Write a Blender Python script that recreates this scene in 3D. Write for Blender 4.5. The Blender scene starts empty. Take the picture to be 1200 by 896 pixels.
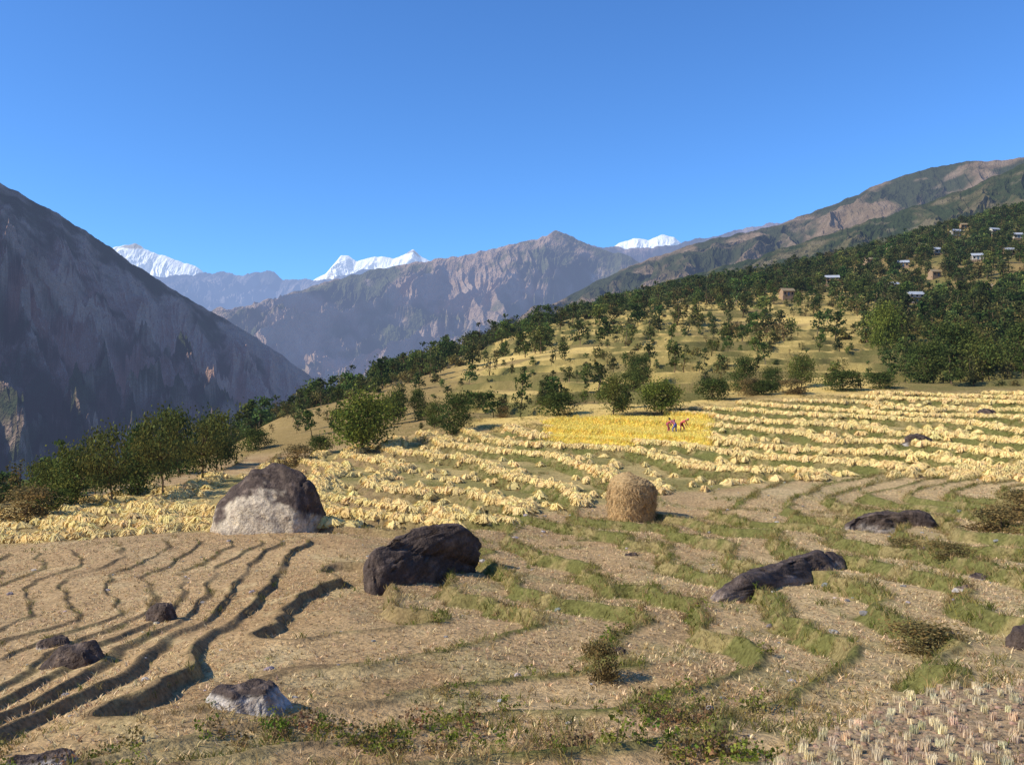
import bpy, bmesh, math, numpy as np
from mathutils import Vector, Matrix
rng = np.random.default_rng(7)
F_ = 1060.0
scene = bpy.context.scene
# ------------------------------------------------------------------ noise
_g = np.random.default_rng(11)
_perm = _g.permutation(256); _perm = np.concatenate([_perm, _perm])
_ang = _g.random(256)*2*np.pi
_gx, _gy = np.cos(_ang), np.sin(_ang)
def perlin(x, y, seed=0):
    x = np.asarray(x, float)+seed*17.31; y = np.asarray(y, float)+seed*9.77
    xi = np.floor(x).astype(np.int64); yi = np.floor(y).astype(np.int64)
    xf = x-xi; yf = y-yi
    u = xf*xf*xf*(xf*(xf*6-15)+10); v = yf*yf*yf*(yf*(yf*6-15)+10)
    def gr(ix, iy, fx, fy):
        h = _perm[_perm[ix & 255]+(iy & 255)]
        return _gx[h]*fx+_gy[h]*fy
    a = gr(xi, yi, xf, yf); b = gr(xi+1, yi, xf-1, yf)
    c = gr(xi, yi+1, xf, yf-1); d = gr(xi+1, yi+1, xf-1, yf-1)
    return (a+(b-a)*u+((c+(d-c)*u)-(a+(b-a)*u))*v)*1.5
def fbm(x, y, o=4, seed=0, gain=.5):
    s = 0; a = 1.0
    for i in range(o):
        s = s+a*perlin(x*2**i, y*2**i, seed+i*3); a *= gain
    return s
def ridged(x, y, o=5, seed=0, gain=.5):
    s = 0; a = 1.0; t = 0
    for i in range(o):
        n = 1-np.abs(perlin(x*2.05**i, y*2.05**i, seed+i*5)); s = s+a*n*n; t += a; a *= gain
    return s/t
def ss(a, b, x):
    t = np.clip((x-a)/(b-a), 0, 1); return t*t*(3-2*t)
# ------------------------------------------------------------------ radial height profiles from image columns and rows with chosen depths
near = [(-1.62, .5), (-1.8, 3.0), (-2.35, 5.2)]
COL = {
 -400: ([(896,12),(800,20),(710,31),(650,42),(620,48)], [(-10,60),(-22,90),(-60,160),(-130,400),(-260,900)]),
 0:   ([(896,11),(800,19),(710,30),(650,41),(610,52),(592,60)], [(-10,75),(-20,110),(-45,180),(-110,400),(-260,900)]),
 100: ([(896,10),(800,18),(720,27.5),(680,33),(640,40.5),(610,49.5),(590,59),(577,69)], [(-9.8,85),(-18,120),(-45,190),(-120,420),(-260,900)]),
 200: ([(896,9.5),(800,17),(740,24),(700,29),(650,38),(620,46),(590,57),(563,73),(545,90)], [(-10.5,112),(-20,160),(-50,240),(-120,450),(-260,900)]),
 300: ([(896,9),(800,16.5),(740,23.5),(700,28.5),(650,36.5),(620,44),(590,54),(560,70),(530,95),(505,130),(490,160)], [(-12,210),(-30,280),(-130,500),(-260,900)]),
 400: ([(896,9),(800,16.5),(740,23),(700,28),(650,36),(620,43),(590,51),(560,63),(530,85),(500,112),(480,145),(460,195)], [(-8,260),(-40,360),(-150,600),(-260,900)]),
 500: ([(896,8.8),(800,16.2),(740,22.5),(700,28),(650,36),(620,43),(590,51),(560,61),(530,75),(500,95),(480,118),(450,165),(428,220)], [(0,290),(-30,400),(-140,650),(-260,1000)]),
 600: ([(896,8.5),(800,16),(740,22),(700,27.5),(650,35.5),(610,45),(580,53),(550,62),(520,74),(500,84),(480,98),(450,130),(420,180),(398,240),(386,290)], [(13,360),(-20,480),(-140,750),(-260,1100)]),
 700: ([(896,8.5),(800,15.8),(740,21.5),(700,27),(650,35),(610,44),(580,52),(550,61),(520,72),(500,81),(480,93),(450,120),(420,160),(390,215),(367,275),(355,330)], [(25,420),(0,540),(-120,850),(-260,1150)]),
 800: ([(896,8.5),(800,15.5),(740,21),(700,26),(650,34),(610,42.5),(580,51),(550,60),(520,71),(500,79),(480,90),(450,115),(420,150),(390,200),(360,265),(342,330),(335,380)], [(38,450),(10,600),(-120,950),(-200,1200)]),
 900: ([(896,8.5),(800,14.8),(740,20),(700,25),(650,32.5),(610,41),(580,50),(550,59),(520,70),(500,78),(480,88),(450,112),(420,145),(390,192),(360,250),(335,320),(318,390)], [(50,480),(35,640),(-60,1000)]),
 1000:([(896,8.5),(800,14),(740,19),(700,23.5),(650,31),(610,39.5),(580,48),(550,57),(520,68),(500,76),(480,87),(450,110),(420,140),(390,185),(350,265),(315,350),(297,410)], [(66,520),(68,640),(0,1000)]),
 1100:([(896,8.7),(800,13.2),(740,17.8),(700,22),(650,29.5),(610,38),(580,46),(550,55),(520,66),(500,74),(480,85),(450,107),(420,137),(390,180),(350,252),(305,335),(272,420)], [(78,520),(80,660),(40,1000)]),
 1200:([(896,9),(800,12.5),(740,16.5),(700,20.5),(650,27.5),(610,36),(580,44),(550,53),(520,64),(500,72),(480,82),(450,105),(420,135),(390,175),(350,240),(300,320),(255,400),(238,440)], [(92,520),(95,700),(60,1000)]),
 1600:([(896,9.5),(800,12.5),(740,16),(700,19),(650,25),(610,33),(580,41),(550,49),(520,60),(500,67),(480,77),(450,98),(420,126),(390,160),(350,215),(300,290),(250,360)], [(110,500),(140,700),(120,1000)]),
}
NL, NA = 900, 720
L0, L1 = math.log(.5), math.log(1500)
lg = np.linspace(L0, L1, NL)
azk = []; rows = []
def prof(zs, rs):
    return np.interp(lg, np.log(rs), zs)
for u in sorted(COL):
    a = math.atan((u-600)/F_); ca = math.cos(a)
    s, t = COL[u]
    zs = [z for z, r in near]+[(448-v)/F_*d for v, d in s]+[z for z, d in t]
    rs = [r for z, r in near]+[d/ca for v, d in s]+[d/ca for z, d in t]
    azk.append(a); rows.append(prof(zs, rs))
back = prof([-1.62, -1.3, 0, 30, 200], [.5, 4, 12, 120, 900])
azk = [-math.pi, -1.6]+azk+[1.6, math.pi]; rows = [back, back*.5+rows[0]*.5]+rows+[back*.5+rows[-1]*.5, back]
rows = np.array(rows); azg = np.linspace(-math.pi, math.pi, NA*4)
T = np.empty((NL, len(azg)))
for i in range(NL): T[i] = np.interp(azg, azk, rows[:, i])
def gsm(A, sig, ax):
    k = int(sig*3)+1; w = np.exp(-.5*(np.arange(-k, k+1)/sig)**2); w /= w.sum()
    P = np.pad(A, [(k, k) if i == ax else (0, 0) for i in range(2)], mode='edge'); out = 0
    for j in range(2*k+1):
        sl = [slice(None)]*2; sl[ax] = slice(j, j+A.shape[ax]); out = out+w[j]*P[tuple(sl)]
    return out
T = gsm(T, 7, 0); T = gsm(T, 14, 1)
def Hs(x, y):
    r = np.hypot(x, y)+1e-6; az = np.arctan2(x, y)
    fi = np.clip((np.log(np.maximum(r, .5))-L0)/(L1-L0)*(NL-1), 0, NL-1.001)
    fj = np.clip((az+math.pi)/(2*math.pi)*(len(azg)-1), 0, len(azg)-1.001)
    i = fi.astype(int); j = fj.astype(int); a = fi-i; b = fj-j
    z = (T[i, j]*(1-a)+T[i+1, j]*a)*(1-b)+(T[i, j+1]*(1-a)+T[i+1, j+1]*a)*b
    nf = ss(4, 16, r)
    z = z+nf*(.20*perlin(x/24, y/24, 1)+.12*perlin(x/9, y/9, 2)+.04*perlin(x/3.2, y/3.2, 3))
    ff = ss(95, 220, r)
    z = z+ff*(2.6*perlin(x/75, y/75, 4)+1.0*perlin(x/24, y/24, 5)+.4*perlin(x/9, y/9, 6))
    return z
def image_column(x, y):  # image pixel column of a ground point
    return np.where(y > 1, 600+F_*x/np.maximum(y, 1), np.where(x > 0, 2500, -1500))
EDGE_U = [-400, 0, 100, 200, 300, 400, 500, 600, 700, 850, 1000, 1200, 1600]
EDGE_D = [50, 58, 66, 82, 92, 88, 86, 84, 85, 93, 97, 96, 92]
def benchmask(x, y):   # the nearest cut bench at the bottom right
    u = image_column(x, y)
    return ss(-15, 15, u-(905+45*(y-8.5))-25*perlin(x, y, 3)-14*perlin(x*3, y*3, 5))*(1-ss(-.3, .3, y-12.2-.9*perlin(x/2, y/2, 4)-.3*perlin(x*1.5, y*1.5, 6)))
def Qf(x, y, h=None, e=None):
    """terrace index field; terrace walls follow its contour lines"""
    h = Hs(x, y) if h is None else h
    yy = 50-np.log1p(np.exp((50-y)/3))*3
    far = ss(44, 56, y)
    wob = (.9*perlin(x/11, y/11, 81)+.42*perlin(x/4.5, y/4.5, 82)*(1-.6*far)+.16*perlin(x/1.8, y/1.8, 83)+.07*perlin(x/.8, y/.8, 89)*(1-far))*(1-.4*far)
    qc = (h+7)/.46*(1-.30*far)+x*(.25-.17*far)+.17*yy-24.5+wob
    qL = -19.2-(.97*(x+6)+.23*(y-32))/1.45+.9*perlin(x/7, y/7, 84)+.28*perlin(x/2.4, y/2.4, 85)+.10*perlin(x/.9, y/.9, 88)
    wy = 1-ss(40.5, 44.5, y+1.5*perlin(x/5, 0*x, 86)); wl = (1-ss(-12, -3.5, x))*wy
    q = qc*(1-wl)+qL*wl
    fade = 1-4*wy*(1-wy)*(1-ss(-12, -5, x))
    e = np.interp(image_column(x, y), EDGE_U, EDGE_D) if e is None else e
    return np.where(y > e+5, h/1.3+.4*perlin(x/18, y/18, 87)+.12*perlin(x/6, y/6, 90), q), fade, wl
def terr(x, y):
    x = np.asarray(x, float); y = np.asarray(y, float)
    h = Hs(x, y); r = np.hypot(x, y); eps = .2+r*.001
    u = image_column(x, y); e = np.interp(u, EDGE_U, EDGE_D)
    q, fade, wl = Qf(x, y, h, e)
    g = np.hypot(Qf(x+eps, y, None, e)[0]-q, Qf(x, y+eps, None, e)[0]-q)/eps
    g = np.minimum(g, 4)
    sL = (1-ss(e-2, e+4.5, y))*ss(3, 8, r)*(y > -20)*fade
    sU = ss(e+5, e+12, y)*(1-ss(270, 310, r))*ss(480, 580, u)*ss(-.5, -.1, perlin(x/40, y/40, 8)+.25)
    up = y > e+5
    far = ss(46, 56, y)
    wv = 1+.4*perlin(x/2.7, y/2.7, 93)
    w = np.clip(np.where(up, 1.4, .38*wv-.22*wl+.30*far)*g, .05, .36)
    k = np.floor(q); f = q-k
    st = ss(0, 1, (f-(1-w))/w)
    bund = (.04*np.exp(-((f-.03)/.05)**2)+.04*np.exp(-((f-1.0)/.04)**2))*(1-.85*wl)
    A = np.where(up, 1.3, .40-.32*wl+.08*far)
    dz = A*(st-f)+bund*np.where(up, 2, 1)
    s = np.where(up, sU, sL)*np.where(r < 20, 1-benchmask(x, y), 1)*(1-.6*wl*ss(.15, .5, perlin(x/4, y/4, 95)))
    z = h+dz*s+.02*perlin(x/.7, y/.7, 9)*ss(1, 5, r)+.05*perlin(x/2.2, y/2.2, 10)*(1-s)
    nz = .05*perlin(x/1.3, y/1.3, 12)
    m = np.maximum(ss(1-w-.05, 1-w+.03, f+nz*.6), 1-ss(.01, .05+.2*g*(1-up)*(1-wl), f+nz*.6))*s
    return z, m, f, s, g, u
def GZ(x, y):
    return terr(np.atleast_1d(x), np.atleast_1d(y))[0]
CREST_U = [-400, 0, 100, 200, 300, 400, 500, 600, 700, 800, 900, 1000, 1100, 1200, 1600]
CREST_D = [48, 60, 69, 90, 160, 195, 220, 290, 330, 380, 390, 410, 420, 440, 400]
SLO = ([-400, 0, 240, 380, 500, 600, 700, 780, 850, 1000, 1200, 1600], [42, 43, 44, 45, 45, 46, 50, 54, 55, 55, 50, 48])
SHI = ([-400, 0, 250, 400, 500, 600, 700, 850, 1000, 1200, 1600], [60, 62, 74, 88, 86, 84, 80, 92, 97, 95, 90])
def strawmask(x, y, u):
    n = 3*perlin(x/7, y/7, 31)
    lo = np.interp(u, *SLO)+n; hi = np.interp(u, *SHI)+n
    return ss(-1, 1, y-lo)*(1-ss(-1, 1, y-hi))
def yellowmask(x, y, u):
    n = perlin(x/5, y/5, 33)
    lo = 70.5+6*(1-ss(630, 720, u))
    return ss(636, 650, u+12*n)*(1-ss(822, 842, u+12*n))*ss(0, 1, y-lo+1.5*n)*(1-ss(86, 88, y+2*n))
# ------------------------------------------------------------------ mesh helpers
def mk(name, V, F, col=None, mats=(), midx=None, smooth=False, parent=None, link=True):
    V = np.ascontiguousarray(V, dtype=np.float32); F = np.asarray(F)
    me = bpy.data.meshes.new(name)
    n, k = F.shape
    me.vertices.add(len(V)); me.vertices.foreach_set('co', V.ravel())
    me.loops.add(n*k); me.loops.foreach_set('vertex_index', F.astype(np.int32).ravel())
    me.polygons.add(n)
    me.polygons.foreach_set('loop_start', np.arange(0, n*k, k, dtype=np.int32))
    me.polygons.foreach_set('loop_total', np.full(n, k, dtype=np.int32))
    if midx is not None: me.polygons.foreach_set('material_index', np.asarray(midx, dtype=np.int32))
    me.polygons.foreach_set('use_smooth', np.full(n, smooth))
    if col is not None:
        a = me.color_attributes.new('Col', 'FLOAT_COLOR', 'POINT')
        c = np.ones((len(V), 4), dtype=np.float32); c[:, :3] = col
        a.data.foreach_set('color', c.ravel())
    for m in mats: me.materials.append(m)
    me.update(calc_edges=True)
    if not link: return me
    ob = bpy.data.objects.new(name, me); scene.collection.objects.link(ob)
    if parent: ob.parent = parent
    return ob
def scatter(name, variants, P, rot, sc, tint, mats, vi=None, smooth=False, tilt=0):
    N = len(P); vi = rng.integers(0, len(variants), N) if vi is None else vi
    Vs, Fs, Cs, Ms = [], [], [], []; off = 0
    sc = np.asarray(sc); sc = np.repeat(sc[:, None], 3, 1) if sc.ndim == 1 else sc
    for k, (V, F, C, M) in enumerate(variants):
        ix = np.where(vi == k)[0]
        if not len(ix): continue
        c, s = np.cos(rot[ix]), np.sin(rot[ix])
        W = V[None]*sc[ix][:, None, :]
        X = W[..., 0]*c[:, None]-W[..., 1]*s[:, None]; Y = W[..., 0]*s[:, None]+W[..., 1]*c[:, None]
        W = np.stack([X, Y, W[..., 2]], -1)+P[ix][:, None, :]
        n = len(V)
        Vs.append(W.reshape(-1, 3))
        Fs.append((F[None]+(off+np.arange(len(ix))*n)[:, None, None]).reshape(-1, F.shape[1])); off += n*len(ix)
        Cs.append((C[None]*tint[ix][:, None, :]).reshape(-1, 3)); Ms.append(np.tile(M, len(ix)))
    return mk(name, np.concatenate(Vs), np.concatenate(Fs), np.concatenate(Cs), mats, np.concatenate(Ms), smooth)
# ------------------------------------------------------------------ materials
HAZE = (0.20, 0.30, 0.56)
def material(name, col=None, rough=.9, nscale=3, namp=.25, bump=0, bscale=20, L=None, trans=0, spec=.15, fine=None, hazec=HAZE, det=3):
    m = bpy.data.materials.new(name); m.use_nodes = True; nt = m.node_tree; N = nt.nodes; K = nt.links; N.clear()
    out = N.new('ShaderNodeOutputMaterial')
    if spec: b = N.new('ShaderNodeBsdfPrincipled'); b.inputs['Roughness'].default_value = rough; b.inputs['Specular IOR Level'].default_value = spec; bc = b.inputs['Base Color']
    else: b = N.new('ShaderNodeBsdfDiffuse'); bc = b.inputs['Color']
    if col is None:
        a = N.new('ShaderNodeAttribute'); a.attribute_name = 'Col'; base = a.outputs['Color']
    else:
        a = N.new('ShaderNodeRGB'); a.outputs[0].default_value = (*col, 1); base = a.outputs[0]
    geo = N.new('ShaderNodeNewGeometry')
    def noise(sc, det=3):
        n = N.new('ShaderNodeTexNoise'); n.inputs['Scale'].default_value = sc; n.inputs['Detail'].default_value = det
        n.inputs['Roughness'].default_value = .65
        K.new(geo.outputs['Position'], n.inputs['Vector']); return n
    def mul(base, fac, amp):
        mr = N.new('ShaderNodeMapRange'); mr.inputs['From Min'].default_value = .25; mr.inputs['From Max'].default_value = .75
        mr.inputs['To Min'].default_value = 1-amp; mr.inputs['To Max'].default_value = 1+amp
        K.new(fac, mr.inputs['Value'])
        v = N.new('ShaderNodeVectorMath'); v.operation = 'SCALE'
        K.new(base, v.inputs[0]); K.new(mr.outputs[0], v.inputs['Scale']); return v.outputs[0]
    if namp: base = mul(base, noise(nscale, det).outputs['Fac'], namp)
    if fine: base = mul(base, noise(fine[0], det).outputs['Fac'], fine[1])
    K.new(base, bc)
    if bump:
        bn = N.new('ShaderNodeBump'); bn.inputs['Strength'].default_value = 1; bn.inputs['Distance'].default_value = bump
        K.new(noise(bscale, det).outputs['Fac'], bn.inputs['Height']); K.new(bn.outputs[0], b.inputs['Normal'])
    sh = b.outputs[0]
    if trans:
        t = N.new('ShaderNodeBsdfTranslucent'); K.new(base, t.inputs['Color'])
        mx = N.new('ShaderNodeMixShader'); mx.inputs[0].default_value = trans
        K.new(sh, mx.inputs[1]); K.new(t.outputs[0], mx.inputs[2]); sh = mx.outputs[0]
    if L:   # aerial haze painted as emission, grows with distance from origin, same from any viewpoint
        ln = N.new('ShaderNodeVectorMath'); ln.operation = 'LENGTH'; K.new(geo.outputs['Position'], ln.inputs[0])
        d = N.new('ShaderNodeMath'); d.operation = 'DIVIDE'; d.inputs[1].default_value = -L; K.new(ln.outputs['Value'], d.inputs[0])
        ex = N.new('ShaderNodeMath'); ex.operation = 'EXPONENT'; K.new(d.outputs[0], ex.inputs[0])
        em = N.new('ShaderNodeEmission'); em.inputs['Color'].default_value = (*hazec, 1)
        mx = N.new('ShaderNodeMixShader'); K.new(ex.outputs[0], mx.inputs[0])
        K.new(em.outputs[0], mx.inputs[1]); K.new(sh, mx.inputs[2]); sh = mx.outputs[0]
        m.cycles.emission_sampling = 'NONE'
    K.new(sh, out.inputs['Surface']); return m
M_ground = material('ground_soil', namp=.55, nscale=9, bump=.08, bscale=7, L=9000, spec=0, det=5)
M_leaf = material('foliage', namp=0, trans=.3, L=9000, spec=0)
M_grass = material('grass_blades', namp=0, trans=.3, spec=0)
M_bark = material('bark', nscale=6, namp=.3, spec=0)
M_straw = material('straw', namp=0, trans=.12, spec=0)
M_rock = material('boulder_rock', nscale=1.2, namp=.35, bump=.16, bscale=3.5, fine=(12, .45), rough=.8, det=5)
# ------------------------------------------------------------------ ground sheet
azd = np.linspace(-.60, .60, 1040); azc = np.concatenate([np.linspace(-math.pi, -.62, 50), azd, np.linspace(.62, math.pi, 50)])
def lsp(a, b, st): return np.exp(np.arange(math.log(a), math.log(b), st))
rr = np.concatenate([[.02], lsp(.6, 7.5, .05), lsp(7.5, 100, .0028), lsp(100, 460, .005), lsp(460, 1500, .03)])
R, A = np.meshgrid(rr, azc, indexing='ij')
X = R*np.sin(A); Y = R*np.cos(A)
Z, m, f, s, g, u = terr(X.ravel(), Y.ravel())
X = X.ravel(); Y = Y.ravel(); r = np.hypot(X, Y)
def C3(*c): return np.array(c)[None]
def mixc(a, b, t): return a*(1-t[:, None])+b*t[:, None]
def ground_color(X, Y, m, f, s, g, u, r):
    n1 = perlin(X/6, Y/6, 41); n2 = fbm(X/2.2, Y/2.2, 3, 42); n3 = perlin(X/.5, Y/.5, 44); n4 = fbm(X/30, Y/30, 3, 45)
    e = np.interp(u, EDGE_U, EDGE_D); low = Y < e+5
    c = np.repeat(C3(.47, .315, .155), len(X), 0)
    c = mixc(c, C3(.35, .22, .105), ss(-.1, .7, n1)*.7)
    c = mixc(c, C3(.61, .46, .235), ss(.1, .7, n2)*.6)
    c = mixc(c, C3(.62, .475, .25), ss(.0, .5, perlin(X/11, Y/8, 49))*(r < 60)*ss(450, 800, u)*.6)
    c = mixc(c, C3(.62, .465, .235), ss(800, 950, u)*(r < 60)*.4)
    c = mixc(c, C3(.42, .29, .16), ss(-6, -14, X)*(Y < 44)*.4)
    sm = strawmask(X, Y, u)
    c = mixc(c, C3(.42, .33, .13), sm*.75)
    c = mixc(c, C3(.20, .185, .06), sm*ss(-.3, .4, n1+.4*n2)*.7)
    gr = ss(.15, .6, n2+.3*n1+.15*n3)*(1-sm)*ss(250, 700, u)*low
    c = mixc(c, C3(.25, .21, .08), gr*.45)
    bm_ = benchmask(X, Y)*(r < 20)
    near_ = (1-ss(12, 19, r))*(1-bm_)
    c = mixc(c, C3(.28, .225, .09), near_*ss(-.1, .5, n2)*.6)
    c = mixc(c, C3(.33, .235, .14), bm_*.9)
    green = ss(400, 620, u)
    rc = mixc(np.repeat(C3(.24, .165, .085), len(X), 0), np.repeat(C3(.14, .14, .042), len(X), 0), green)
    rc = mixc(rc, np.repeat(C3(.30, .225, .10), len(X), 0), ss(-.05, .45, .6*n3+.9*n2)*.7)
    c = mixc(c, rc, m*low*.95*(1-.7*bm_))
    hill = ss(-2, 5, Y-e)
    hc = np.repeat(C3(.31, .215, .085), len(X), 0)
    hc = mixc(hc, C3(.17, .15, .05), ss(-.05, .5, n4+.5*n1)*.7*ss(350, 650, u)+.05)
    hc = mixc(hc, C3(.40, .27, .12), ss(.2, .8, n2+n4)*.5)
    fld = ss(500, 600, u)*(1-ss(1000, 1080, u))*ss(-.15, .1, perlin(X/20, Y/13, 47)+.08+.12*ss(120,160,r))*(1-ss(290, 320, r))
    hc = mixc(hc, C3(.72, .51, .17), fld*.9)
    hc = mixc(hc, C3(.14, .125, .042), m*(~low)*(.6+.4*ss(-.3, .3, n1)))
    forest = np.maximum(ss(280, 320, r)*ss(550, 650, u), ss(1000, 1080, u)*ss(95, 130, r))
    hc = mixc(hc, C3(.19, .165, .055), forest*ss(-.5, .2, n4+n1*.4)*.85)
    hc = mixc(hc, C3(.07, .08, .03), (1-ss(300, 420, u))*ss(0, 25, Y-np.interp(u, CREST_U, CREST_D))*.9)
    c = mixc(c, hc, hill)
    y = yellowmask(X, Y, u)
    c = mixc(c, C3(.80, .62, .14), y*.95)
    return c*(1+.16*n3[:, None])
cg = ground_color(X, Y, m, f, s, g, u, r)
ni, nj = len(rr), len(azc)
idx = np.arange(ni*nj).reshape(ni, nj)
Fq = np.stack([idx[:-1, :-1], idx[:-1, 1:], idx[1:, 1:], idx[1:, :-1]], -1).reshape(-1, 4)[:, ::-1]
ground = mk('ground', np.stack([X, Y, Z], 1), Fq, cg, [M_ground], smooth=True)
# ------------------------------------------------------------------ small base meshes
def blades(n, h, spread, wid, lean, seed, base=0.0, hv=.4):
    q = np.random.default_rng(seed); V = []; F = []
    for i in range(n):
        a = q.random()*6.28; rad = spread*math.sqrt(q.random()); p = np.array([math.cos(a)*rad, math.sin(a)*rad, -.03+base])
        d = q.random()*6.28; w = np.array([math.cos(d), math.sin(d), 0])*wid*.5
        l = q.random()*6.28; hh = h*(1-hv*q.random()); t = np.array([math.cos(l)*lean, math.sin(l)*lean, 1.0])
        t2 = p+t*hh; mid = p+np.array([t[0]*.35, t[1]*.35, .6])*hh
        k = len(V); V += [p-w, p+w, mid+w*.7, mid-w*.7, t2+w*.15, t2-w*.15]
        F += [[k, k+1, k+2, k+3], [k+3, k+2, k+4, k+5]]
    V = np.array(V); return V, np.array(F)
def variant(V, F, col, jit=.2, seed=0, group=6):
    q = np.random.default_rng(seed); ng = -(-len(V)//group)
    c = np.repeat(1+jit*(q.random((ng, 1))*2-1), group, 0)[:len(V)]*np.array(col)[None]
    return V, F, c, np.zeros(len(F), int)
def tints(n, amp=.2, hue=.08):
    t = 1+amp*(rng.random((n, 1))*2-1); return t*(1+hue*(rng.random((n, 3))*2-1))
def pol(n, u0, u1, d0, d1):
    u = rng.uniform(u0, u1, n); d = np.sqrt(rng.uniform(d0*d0, d1*d1, n)); return (u-600)/F_*d, d
def thin(x, y, cell):
    k = np.stack([np.floor(x/cell), np.floor(y/cell)], 1).astype(np.int64)
    _, i = np.unique(k[:, 0]*100003+k[:, 1], return_index=True); return i
def sheaf(seed):
    q = np.random.default_rng(seed); V = []; F = []
    nu, nv = 9, 4
    for j in range(nv+1):
        ph = j/nv*math.pi/2
        for i in range(nu):
            th = i/nu*2*math.pi; k = 1+.22*q.normal()*(.4 if j == nv else 1)
            V.append([.36*math.cos(th)*math.cos(ph)*k, .30*math.sin(th)*math.cos(ph)*k, -.08+.42*math.sin(ph)*(1+.12*q.normal())])
    for j in range(nv):
        for i in range(nu):
            F.append([j*nu+i, j*nu+(i+1) % nu, (j+1)*nu+(i+1) % nu, (j+1)*nu+i])
    for i in range(26):
        th = q.random()*6.28; o = np.array([.16*math.cos(th), .13*math.sin(th), .24+.16*q.random()])
        e = np.array([.50*math.cos(th+.5*q.normal())*(.7+.5*q.random()), .44*math.sin(th)*(.7+.5*q.random()), -.03+.2*q.random()])
        w = np.array([-math.sin(th), math.cos(th), .3])*.022; k = len(V)
        V += [o-w, o+w, e+w, e-w]; F.append([k, k+1, k+2, k+3])
    V = np.array(V); c = np.ones((len(V), 3))*np.array([.82, .625, .27]); c *= 1+.14*q.normal(size=(len(V), 1))
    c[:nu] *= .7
    return V, np.array(F), np.clip(c, .1, .92), np.zeros(len(F), int)
x, y = pol(700000, -40, 1260, 42, 100)
z, m_, f_, s_, g_, u_ = terr(x, y)
wm = strawmask(x, y, u_)*(1-yellowmask(x, y, u_))
gap = ss(-.7, -.5, perlin(x/5, y/5, 51))*np.where(u_ < 330, ss(-.2, .1, perlin(x/3, y/3, 52)), 1)
keep = (rng.random(len(x)) < wm*gap) & (((f_ > .03) & (f_ < .03+np.clip(.85*g_, .04, .5))) | (rng.random(len(x)) < .003)) & (s_ > .45)
x, y, z = x[keep], y[keep], z[keep]
i = thin(x, y, .36); x, y, z = x[i], y[i], z[i]
N = len(x)
e = .3; hx = Qf(x+e, y)[0]-Qf(x, y)[0]; hy = Qf(x, y+e)[0]-Qf(x, y)[0]
rot = np.arctan2(hy, hx)+math.pi/2+rng.normal(0, .35, N)
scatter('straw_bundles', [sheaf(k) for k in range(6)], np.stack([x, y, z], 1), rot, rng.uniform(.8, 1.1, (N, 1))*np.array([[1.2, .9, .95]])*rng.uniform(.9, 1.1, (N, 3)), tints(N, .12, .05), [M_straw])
x, y = pol(60000, -40, 400, 42, 66); z, m_, f_, s_, g_, u_ = terr(x, y)
keep = (rng.random(len(x)) < strawmask(x, y, u_)*ss(-.0, .3, perlin(x/4, y/2.5, 55)))
x, y, z = x[keep], y[keep], z[keep]; i = thin(x, y, .6); x, y, z = x[i], y[i], z[i]; N = len(x)
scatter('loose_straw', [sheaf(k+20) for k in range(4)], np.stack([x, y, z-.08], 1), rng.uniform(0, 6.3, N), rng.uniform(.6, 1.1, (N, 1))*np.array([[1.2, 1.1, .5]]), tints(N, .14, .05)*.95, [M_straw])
# yellow standing crop
x, y = pol(90000, 628, 850, 68, 90); u_ = image_column(x, y); keep = rng.random(len(x)) < yellowmask(x, y, u_)
x, y = x[keep], y[keep]; i = thin(x, y, .17); x, y = x[i], y[i]; z = GZ(x, y); N = len(x)
vs = [variant(*blades(7, .36, .10, .05, .6, k), (.92, .75, .20), .2, k) for k in range(3)]
scatter('yellow_millet_crop', vs, np.stack([x, y, z], 1), rng.uniform(0, 6.3, N), rng.uniform(.7, 1.2, N), tints(N, .15), [M_straw])
# stubble
x, y = pol(190000, -30, 1230, 7.6, 50); i = thin(x, y, .19); x, y = x[i], y[i]
z, m_, f_, s_, g_, u_ = terr(x, y); keep = (m_ < .25) & (rng.random(len(x)) < .45+.55*ss(-.3, .3, perlin(x/5, y/5, 57))) & (strawmask(x, y, u_) < .5) & (benchmask(x, y) < .5)
x, y, z = x[keep], y[keep], z[keep]; N = len(x)
vs = [variant(*blades(6, .10, .05, .022, .8, k+30), (.60, .45, .25), .35, k) for k in range(4)]
scatter('rice_stubble', vs, np.stack([x, y, z], 1), rng.uniform(0, 6.3, N), rng.uniform(.6, 1.4, N), tints(N, .35), [M_straw])
# cut stubble in planted rows on the nearest bench
gx, gy = np.meshgrid(np.arange(1.5, 11, .215), np.arange(7.2, 15.5, .30)); gx = gx.ravel(); gy = gy.ravel()
px = gx+.25*(gy-9)+rng.normal(0, .035, len(gx)); py = gy-.18*(gx-5)+rng.normal(0, .045, len(gx))
keep = (benchmask(px, py) > .6) & (rng.random(len(px)) < .9)
px, py = px[keep], py[keep]; N = len(px); z = GZ(px, py)
vs = [variant(*blades(44, .125, .052, .013, .12, k+60, hv=.2), (.74, .62, .40), .25, k) for k in range(4)]
scatter('cut_stubble_rows', vs, np.stack([px, py, z+.01], 1), rng.uniform(0, 6.3, N), rng.uniform(.65, 1.15, N), tints(N, .25), [M_straw])
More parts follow.
